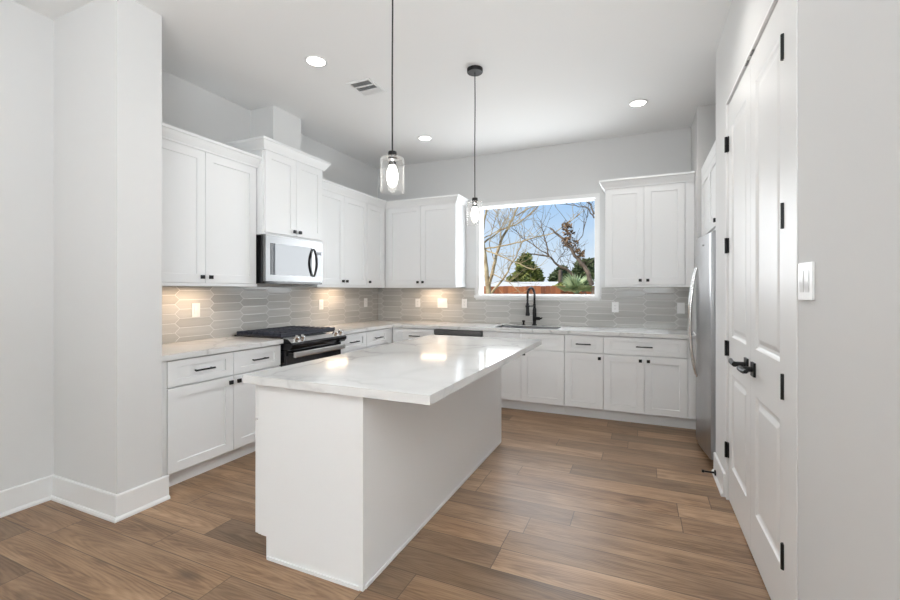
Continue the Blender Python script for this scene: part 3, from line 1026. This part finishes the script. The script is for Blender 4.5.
# ------------------------------------------------------------------ island
isl = thing('kitchen_island', 'white panelled kitchen island standing on the oak floor', 'island', (0, 0, 0))
IX0, IX1, IY0, IY1 = -1.742, -1.1314, 1.600, 3.672
ib = bmesh.new()
prism(ib, [(IX0, .874), (IX0, .112), (-1.7085, .112), (-1.7085, .001), (IX1 - .006, .001), (IX1 - .006, .874)], 'y', IY0 + .006, IY1 - .006)
obj('body', ib, M_CAB, isl)
for y0, y1 in ((IY0, IY0 + .006), (IY1 - .006, IY1)):
    ep = bmesh.new()
    prism(ep, [(IX0, .874), (IX0, .112), (-1.7085, .112), (-1.7085, .001), (IX1 - .006, .001), (IX1 - .006, .874)], 'y', y0, y1)
    obj('end_panel', ep, M_CAB, isl)
obj('back_panel', bx(IX1 - .006, IX1, IY0 + .014, IY1 - .014, .001, .874), M_CAB, isl)
for y0, y1 in ((IY0 - .002, IY0 + .014), (IY1 - .014, IY1 + .002)):
    obj('corner_trim', bx(IX1 - .014, IX1 + .003, y0, y1, .001, .874), M_CAB, isl, bevel=.001)
obj('base_trim', bx(IX1, IX1 + .006, IY0 + .016, IY1 - .016, .001, .018), M_CAB, isl)
obj('base_trim', bx(-1.700, IX1 - .016, IY0 - .006, IY0, .001, .018), M_CAB, isl)
iw = (IY1 - IY0)
nb = 4
for i in range(nb):
    y1 = IY1 - iw * i / nb
    y0 = IY1 - iw * (i + 1) / nb
    w = y1 - y0 - .007
    d = obj('drawer', shaker_bm(w, .174, .02, .066, .046), M_CAB, isl, (IX0 - .0450, y1 - .004, .692), R(-90))
    pull(d, w / 2, .087, .15)
    d = obj('door', shaker_bm(w, .567, .02), M_CAB, isl, (IX0 - .0450, y1 - .004, .115), R(-90))
    knob(d, w - .036 if i % 2 == 0 else .036, .525)
obj('face_frame', bx(IX0 - .021, IX0, IY0, IY1, .114, .874), M_CAB, isl)
it = cells([-1.824, -.7794], [1.5612, 3.7024], [(0, 0)], .8750, .9145)
tag(obj('countertop', it, M_QUARTZ, bevel=.003), 'large veined white quartz slab on top of the island', 'countertop')

# ------------------------------------------------------------------ outlets and switches
def plate_bm(w, h, t=.006):
    bm = bx(-w / 2, w / 2, -t, 0, -h / 2, h / 2)
    return bm
def outlet(label, loc, rotz, gangs, kinds, w=.072, h=.118):
    t = thing('wall_outlet' if kinds[0] == 'o' else 'light_switch', label, 'outlet' if kinds[0] == 'o' else 'switch', loc, rotz,
              'white outlet and switch plates on the tile' if rotz != R(-90) else None)
    obj('cover_plate', plate_bm(w, h), M_PLATE, t, bevel=.0015)
    for i, kd in enumerate(kinds):
        x = (i - (gangs - 1) / 2) * .046
        if kd == 'o':
            r_ = obj('receptacle', bx(x - .0165, x + .0165, -.0080, -.0055, -.034, .034), M_PLATE, t, bevel=.001)
            for dz in (-.019, .019):
                sl_ = bmesh.new()
                for dx, hh in ((-.006, .009), (.006, .007)):
                    box(sl_, x + dx - .001, x + dx + .001, -.0084, -.0078, dz - hh / 2 + .002, dz + hh / 2 + .002)
                box(sl_, x - .002, x + .002, -.0084, -.0078, dz - .010, dz - .006)
                obj('slots', sl_, M_SLOT, r_)
        else:
            rb = bmesh.new()
            prism(rb, [(-.0055, -.034), (-.0075, -.034), (-.0095, 0), (-.0075, .034), (-.0055, .034)], 'x', x - .0165, x + .0165)
            obj('rocker', rb, M_PLATE, t)
    return t
TL = XL + .0085
TB = YB - .0085
outlet('white switch plate on the tile above the short left countertop', (TL, 2.485, 1.170), RL, 1, 's')
outlet('white outlet just right of the range on the left wall', (TL, 4.056, 1.170), RL, 1, 'o')
outlet('white outlet on the left wall near the room corner', (TL, 4.962, 1.170), RL, 1, 'o')
outlet('white outlet on the back wall nearest the room corner', (-2.812, TB, 1.166), 0, 1, 'o')
outlet('wide double switch plate on the back wall left of the window', (-2.437, TB, 1.166), 0, 2, 'ss', .142, .126)
outlet('white outlet beside the lower left corner of the window', (-2.120, TB, 1.166), 0, 1, 'o')
outlet('white outlet under the right wall cabinet, nearer the window', (-.270, TB, 1.146), 0, 1, 'o')
outlet('white switch plate beside the refrigerator handle', (.392, TB, 1.146), 0, 1, 's')
sw = thing('light_switch', 'double rocker light switch on the wall beside the pantry doors', 'switch', (XR - .0005, 1.775, 1.368), R(-90))
obj('cover_plate', plate_bm(.132, .122, .007), M_PLATE, sw, bevel=.002)
for i in (-1, 1):
    rb = bmesh.new()
    prism(rb, [(-.0065, -.036), (-.008, -.036), (-.0105, 0), (-.008, .036), (-.0065, .036)], 'x', i * .025 - .018, i * .025 + .018)
    obj('rocker', rb, mat('rocker_white', (.70, .70, .695), .3), sw)

# door stop
ds = bmesh.new()
lathe(ds, [(.0001, .002), (.020, .002), (.020, .008), (.007, .012), (.006, .070), (.010, .072), (.010, .088), (.0001, .088)], 14, axis='x')
o = obj('door_stop', ds, M_BLACK, None, (XR - .0145, 3.570, .042), R(180), smooth=True)
tag(o, 'black rod door stop on the right baseboard', 'door stop')

# ------------------------------------------------------------------ pendants
def pendant(label, x, y):
    t = thing('pendant_light', label, 'pendant light', (x, y, 0), 0, 'glass pendant lights over the island')
    cn = bmesh.new()
    solid_lathe(cn, [(.060, ZC - .030), (.062, ZC - .026), (.062, ZC - .0005)], 28)
    obj('canopy', cn, M_BLACK, t, smooth=True)
    cd = bmesh.new()
    tube(cd, [(0, 0, ZC - .030), (.0015, 0, 2.8), (-.0015, .001, 2.45), (0, 0, 2.066)], .0042, 8)
    obj('cord', cd, M_RUBBER, t)
    so = bmesh.new()
    solid_lathe(so, [(.008, 2.070), (.021, 2.067), (.023, 2.063), (.023, 2.034), (.0195, 2.032), (.0195, 1.998), (.017, 1.996)], 20)
    obj('socket', so, M_BLACK, t, smooth=True)
    rg_ = bmesh.new()
    lathe(rg_, [(.0200, 2.029), (.0225, 2.027), (.0225, 2.016), (.0200, 2.014), (.0200, 2.029)], 20)
    obj('socket_ring', rg_, M_CHROME, t, smooth=True)
    gs = bmesh.new()
    r_, th = .0630, .003
    zt, zb = 2.036, 1.853
    prof = [(.0235, zt), (r_ - .012, zt), (r_ - .003, zt - .004), (r_, zt - .012), (r_, zb), (r_ - th, zb), (r_ - th, zt - .013), (r_ - .014, zt - th), (.0235, zt - th), (.0235, zt)]
    lathe(gs, prof, 40)
    obj('glass_shade', gs, M_SHADE, t, smooth=True)
    bb = bmesh.new()
    lathe(bb, [(.0001, 1.880), (.011, 1.882), (.019, 1.889), (.024, 1.902), (.029, 1.925), (.030, 1.944), (.027, 1.965), (.020, 1.984), (.016, 1.995), (.0001, 1.9955)], 24)
    obj('bulb', bb, M_BULB, t, smooth=True)
    return t
pendant('clear glass pendant light hanging over the near end of the island', -1.196, 1.956)
pendant('clear glass pendant light hanging over the far end of the island', -1.200, 3.200)

# ------------------------------------------------------------------ downlights and vent
def downlight(label, x, y, watt):
    t = thing('recessed_light', label, 'ceiling light', (x, y, ZC), 0, 'recessed ceiling lights')
    rm = bmesh.new()
    lathe(rm, [(.066, -.0005), (.088, -.0005), (.088, -.004), (.084, -.006), (.068, -.006), (.066, -.0005)], 32)
    obj('trim_ring', rm, M_TRIM, t, smooth=True)
    dk = bmesh.new()
    solid_lathe(dk, [(.066, -.0035), (.066, -.0008)], 32)
    obj('lens', dk, M_CAN, t)
    lamp('downlight_beam', 'SPOT', (x, y, ZC - .012), (0, 0, 0), watt, (1.0, .97, .93), spot_size=R(150), spot_blend=.8, shadow_soft_size=.07)
downlight('lit recessed ceiling light nearest the vent, above the left cabinets', -2.265, 2.600, 18)
downlight('lit recessed ceiling light in the far left part of the ceiling', -2.268, 4.420, 7)
downlight('lit recessed ceiling light near the right wall cabinets', -.027, 4.397, 18)
downlight('recessed ceiling light over the walkway by the pantry doors', -.027, 2.600, 34)

vt = thing('ceiling_vent', 'small square white ceiling air vent with three louvred bands', 'vent', (-2.16, 3.11, ZC), 0)
VW, VH = .094, .112
vf = bmesh.new()
for a in ((-VW - .022, VW + .022, -VH - .022, -VH), (-VW - .022, VW + .022, VH, VH + .022), (-VW - .022, -VW, -VH, VH), (VW, VW + .022, -VH, VH),
          (-VW, VW, -.041, -.029), (-VW, VW, .037, .049)):
    box(vf, *a, -.009, -.0005)
obj('vent_frame', vf, M_TRIM, vt)
obj('throat_shade', bx(-VW, VW, -VH, VH, -.0014, -.0006), M_VENTSHADE, vt)  # thin dark sheet, the shade inside the vent put into its colour
vl = bmesh.new()
for (c0, c1, n_, dy, za, zb) in ((-VH, -.041, 6, .0030, -.0080, -.0018), (-.029, .037, 5, .0022, -.0070, -.0018), (.049, VH, 5, -.0062, -.0085, -.0020)):
    for i in range(n_):
        y = c0 + (c1 - c0) * (i + .5) / n_
        prism(vl, [(y - dy, za), (y - dy + .0012, za), (y + dy + .0012, zb), (y + dy, zb)], 'x', -VW, VW)
obj('louvres', vl, M_TRIM, vt)

# ------------------------------------------------------------------ under-cabinet lights
def undercab(x, y, sx, sy, en):
    lamp('under_cabinet_light', 'AREA', (x, y, 1.368), (0, 0, 0), en, (1.0, .72, .48), shape='RECTANGLE', size=sx, size_y=sy)
undercab(-3.310, 2.34, .06, .40, 1.7)
undercab(-3.330, 4.20, .06, .36, 1.7)
undercab(-2.50, 5.120, .36, .06, 1.7)

# ------------------------------------------------------------------ outdoors
def foliage_mat(name, c0, c1, scale=9):
    m = mat(name, c0, .7)
    k = NT(m)
    v, x, y, z = k.obj()
    k.link(k.ramp(k.noise(v, scale, 3), [(.35, c0), (.65, c1)]), k.b.inputs['Base Color'])
    return m
M_BARK = foliage_mat('pale_bark', (.30, .215, .12), (.52, .42, .26), 7)
M_BARKD = foliage_mat('dark_bark', (.055, .042, .032), (.15, .11, .08), 7)
M_EVER = foliage_mat('evergreen_leaf', (.060, .095, .028), (.30, .32, .085), 2.5)
M_EVERD = foliage_mat('dark_leaf', (.055, .085, .040), (.17, .20, .09), 3)
M_PALM = foliage_mat('palm_leaf', (.22, .30, .15), (.48, .55, .34), 4)
M_DRYL = foliage_mat('dry_leaf', (.14, .085, .05), (.28, .18, .10), 5)
def fence_mat():
    m = mat('cedar_fence', (.4, .15, .06), .8)
    k = NT(m)
    v, x, y, z = k.obj()
    b = k.m('FLOOR', k.m('DIVIDE', x, .145))
    rn = k.white(k.xyz(b, 1.0, 2.0))
    g = k.noise(k.xyz(k.m('MULTIPLY', x, 14), y, k.m('MULTIPLY', z, 1.2)), 1.0, 3)
    k.link(k.ramp(k.m('ADD', k.m('MULTIPLY', rn, .5), k.m('MULTIPLY', g, .5)), [(.25, (.13, .040, .018)), (.75, (.36, .125, .048))]), k.b.inputs['Base Color'])
    return m
M_FENCE = fence_mat()
M_GRASS = foliage_mat('dry_grass', (.20, .17, .07), (.30, .27, .12), 3)
M_SIDING = mat('white_siding', (.80, .80, .78), .6)
M_ROOF = mat('pale_roof', (.62, .60, .58), .8)
GZ = -.40
gr = tag(obj('lawn', bx(-40, 40, 5.46, 80, GZ - .2, GZ), M_GRASS), 'dry lawn of the yard beyond the window', 'ground', kind='structure')

TH = R(23.853)
def at(u, v, Y):
    """point of the photograph's pixel (u, v) that lies at depth y = Y"""
    t = (u - 450) / 432.3
    X = Y * (t * math.cos(TH) - math.sin(TH)) / (math.cos(TH) + t * math.sin(TH))
    zc = -X * math.sin(TH) + Y * math.cos(TH)
    return Vector((X, Y, CAM_H + (290.2 - v) * zc / 432.3))

def branch(bm, pts, r0, r1, n=7, wob=.02):
    P = [Vector(p) for p in pts]
    out = []
    for i in range(len(P) - 1):
        for s in range(4):
            f = s / 4
            out.append(P[i].lerp(P[i + 1], f) + Vector((random.uniform(-wob, wob), random.uniform(-wob, wob), random.uniform(-wob, wob))) * (1 if i + s else 0))
    out.append(P[-1])
    k = len(out) - 1
    tube(bm, out, [r0 + (r1 - r0) * i / k for i in range(k + 1)], n)
    return out

def twigs(bm, spine, count, length, r, spread=1.0, depth=1):
    for _ in range(count):
        i = random.randint(max(1, len(spine) // 4), len(spine) - 1)
        p = spine[i]
        d = (spine[i] - spine[i - 1]).normalized()
        q = Vector((random.uniform(-1, 1), random.uniform(-.7, .7), random.uniform(-.3, 1.0))).normalized()
        dd = (d * (1.1 - .4 * spread) + q * spread).normalized()
        L = length * random.uniform(.5, 1.2)
        pts = [p]
        for s in range(3):
            dd = (dd + Vector((random.uniform(-.25, .25), random.uniform(-.2, .2), random.uniform(-.08, .25)))).normalized()
            pts.append(pts[-1] + dd * L / 3)
        tube(bm, pts, [r, r * .8, r * .6, r * .35], 5)
        if depth > 0:
            twigs(bm, pts, 2, L * .55, r * .6, spread, depth - 1)

def bare_tree(label, Y, limbs, trunk, r_trunk, mt, twig=(10, .9, .010), group='bare trees outside the window'):
    base = at(*trunk[0], Y)
    t = thing('bare_tree', label, 'tree', (base.x, base.y, GZ), 0, group)
    off = Vector((base.x, base.y, GZ))
    bm = bmesh.new()
    pts = [Vector((base.x, base.y, GZ - .05))] + [at(u, v, Y) for u, v in trunk]
    branch(bm, [p - off for p in pts], r_trunk, r_trunk * .45, 10, .01)
    obj('trunk', bm, mt, t, smooth=True)
    bl = bmesh.new()
    for (pix, r0, dy) in limbs:
        n_ = len(pix)
        P = [at(u, v, Y + dy * i / max(n_ - 1, 1)) - off for i, (u, v) in enumerate(pix)]
        sp_ = branch(bl, P, r0, r0 * .35, 6, .015)
        twigs(bl, sp_, twig[0], twig[1], twig[2])
    obj('branches', bl, mt, t)
    return t

bare_tree('pale barked bare tree at the left edge of the window', 9.6,
          [([(489, 284), (495, 262), (501, 240), (513, 218), (523, 196)], .048, .5),
           ([(486, 262), (482, 235), (487, 205), (490, 190)], .040, -.3),
           ([(484, 249), (505, 246), (528, 240), (556, 232), (580, 214)], .019, -.5),
           ([(484, 243), (500, 231), (520, 222), (540, 205), (552, 192)], .021, .5),
           ([(484, 249), (500, 256), (520, 264), (534, 270)], .019, -.4),
           ([(492, 274), (508, 282), (522, 293)], .014, -.4),
           ([(491, 294), (505, 276), (516, 256), (523, 240)], .030, .4),
           ([(501, 240), (499, 222), (494, 204)], .014, .4),
           ([(516, 216), (534, 206), (553, 198), (562, 188)], .014, .5),
           ([(484, 238), (497, 232), (507, 222), (512, 205)], .013, -.3),
           ([(495, 262), (489, 244), (497, 214), (506, 198)], .013, .3),
           ([(505, 231), (520, 218), (532, 200)], .013, .2)],
          [(489, 296), (487, 275), (484, 250)], .085, M_BARK, (12, .62, .0058))
bare_tree('dark limbed bare tree whose branch arches across the window middle', 12.3,
          [([(584, 292), (577, 278), (566, 269), (556, 264), (549, 256), (530, 254)], .052, -.3),
           ([(549, 256), (546, 243), (543, 232), (540, 220)], .026, .3),
           ([(549, 256), (535, 246), (522, 238), (515, 230)], .018, -.3),
           ([(556, 264), (562, 255), (568, 250)], .012, .2)],
          [(586, 296), (585, 293)], .065, M_BARKD, (10, .8, .007))
bare_tree('leaning tree with clinging brown leaves at the right of the window', 7.4,
          [([(592, 285), (588, 272), (580, 262), (570, 248), (562, 238), (550, 228)], .042, .3),
           ([(572, 250), (582, 236), (586, 218), (592, 205)], .009, .2),
           ([(594, 218), (588, 208), (576, 206), (560, 204)], .012, .2),
           ([(594, 214), (590, 206), (585, 200)], .016, .2)],
          [(594, 298), (593, 288)], .068, M_BARKD, (7, .38, .0045))
lt = [o for o in COL.objects if o.get('label', '').startswith('leaning tree')][0]

def leaf_cloud(bm, c, rad, count, size, flat=1.0):
    for _ in range(count):
        d = Vector((random.gauss(0, 1), random.gauss(0, 1), random.gauss(0, 1)))
        d = d.normalized() * (random.random() ** .35)
        p = Vector(c) + Vector((d.x * rad[0], d.y * rad[1], d.z * rad[2]))
        a = Vector((random.gauss(0, 1), random.gauss(0, 1), random.gauss(0, .6))).normalized()
        b = a.orthogonal().normalized()
        b = (Matrix.Rotation(random.uniform(0, 6.28), 3, a) @ b)
        s = size * random.uniform(.6, 1.4)
        vs = [bm.verts.new(p + q) for q in (-a * s, b * s * .45, a * s, -b * s * .45)]
        bm.faces.new(vs)
lb = bmesh.new()
for (u, v, s) in ((568, 233, .13), (571, 240, .13), (576, 248, .12), (581, 255, .10), (567, 226, .10), (565, 242, .10)):
    p = at(u, v, 7.6) - lt.location
    leaf_cloud(lb, p, (s * .8, s, s), 45, .036)
obj('dry_leaves', lb, M_DRYL, lt)

def leafy(name, label, Y, blobs, mt, trunk_u, count=900, size=.16, group='green trees beyond the fence', dz=1.0):
    b = at(trunk_u, 292, Y)
    off = Vector((b.x, Y, GZ))
    t = thing(name, label, 'tree', off, 0, group)
    tb = bmesh.new()
    tube(tb, [(0, 0, -.05), (.05, 0, 1.2), (0, .05, 2.4)], [.16, .13, .06], 9)
    obj('trunk', tb, M_BARKD, t, smooth=True)
    lf = bmesh.new()
    for (u, v, r) in blobs:
        zc = at(u, v, Y)
        k = Y * 1.1 / 432.3
        leaf_cloud(lf, zc - off, (r * k, r * k * 1.1, r * k * .8), int(count * (r / 10) ** 1.6), size)
    obj('foliage', lf, mt, t)
    return t
leafy('evergreen_tree', 'bushy evergreen tree rising left of centre behind the fence', 24.0,
      [(524, 267, 6), (526, 258, 4), (534, 273, 6), (519, 276, 5), (527, 279, 6), (538, 279, 4), (512, 280, 4), (530, 266, 4), (520, 262, 3)], M_EVER, 526, 1100, .20)
leafy('evergreen_tree', 'small dark evergreen tree right of the window centre', 24.0,
      [(562, 270, 4), (556, 276, 4), (566, 277, 5), (559, 281, 4), (553, 280, 3)], M_EVERD, 562, 1000, .2)
leafy('evergreen_tree', 'rounded green tree in the right corner of the window view', 23.0,
      [(583, 266, 6), (589, 273, 7), (578, 273, 5), (590, 264, 5), (574, 278, 4)], M_EVERD, 590, 1100, .19)
leafy('garden_shrub', 'low yellow green shrub peeping over the fence', 14.2, [(561, 287, 5), (556, 289, 4)], M_EVER, 560, 700, .08)

# fan palm in front of the fence
pb = at(577, 292, 10.4)
PH = 1.66
pt = thing('fan_palm', 'pale green fan palm at the right of the window', 'palm', (pb.x, 10.4, GZ))
st = bmesh.new()
tube(st, [(0, 0, -.05), (0, 0, .8), (.02, 0, PH)], [.14, .12, .10], 10)
obj('stem', st, M_BARKD, pt, smooth=True)
fr_ = bmesh.new()
for kf in range(12):
    az = R(190 + kf * 30 + random.uniform(-8, 8)); el = R(random.uniform(12, 70))
    c0 = Vector((0, 0, PH))
    ax = Vector((math.cos(az) * math.cos(el), math.sin(az) * math.cos(el), math.sin(el)))
    sd_ = ax.cross(Vector((0, 0, 1))).normalized()
    hub = c0 + ax * .16
    tube(fr_, [c0, hub], [.014, .009], 5)
    for i in range(17):
        a = R(-85 + i * 170 / 16)
        d = (ax * math.cos(a) + sd_ * math.sin(a)).normalized()
        L = .42 * (.75 + .25 * math.cos(a))
        nrm = d.cross(ax.cross(sd_)).normalized()
        tip = hub + d * L + Vector((0, 0, -.03))
        vs = [fr_.verts.new(q) for q in (hub, hub + d * L * .55 + nrm * .022, tip, hub + d * L * .55 - nrm * .022)]
        fr_.faces.new(vs)
obj('fronds', fr_, M_PALM, pt)

# board fence and a white house far behind
fn = thing('wooden_fence', 'reddish cedar board fence across the yard', 'fence', (0, 13.0, GZ))
fbm = bmesh.new()
x = -9.0
while x < 3.0:
    box(fbm, x + .003, x + .142, -.012, .012, .03, 1.86 + random.uniform(-.012, .012))
    x += .145
obj('boards', fbm, M_FENCE, fn)
rl = bmesh.new()
for z in (.35, 1.0, 1.62):
    box(rl, -9, 3, .013, .055, z, z + .09)
obj('rails', rl, M_FENCE, fn)

hs = thing('house', 'low white building showing just above the fence', 'house', (-4.6, 17.0, GZ))
obj('walls', bx(-2.6, 2.3, 0, 3, 0, 1.86), M_SIDING, hs)
hr = bmesh.new()
prism(hr, [(-.35, 1.87), (1.5, 2.10), (3.35, 1.87), (3.35, 1.82), (-.35, 1.82)], 'x', -2.9, 2.6)
obj('roof', hr, M_ROOF, hs)
for xw in (-1.8, .2, 1.3):
    obj('window', bx(xw, xw + .5, -.03, .02, 1.0, 1.7), mat('far_window', (.08, .09, .11), .2), hs)
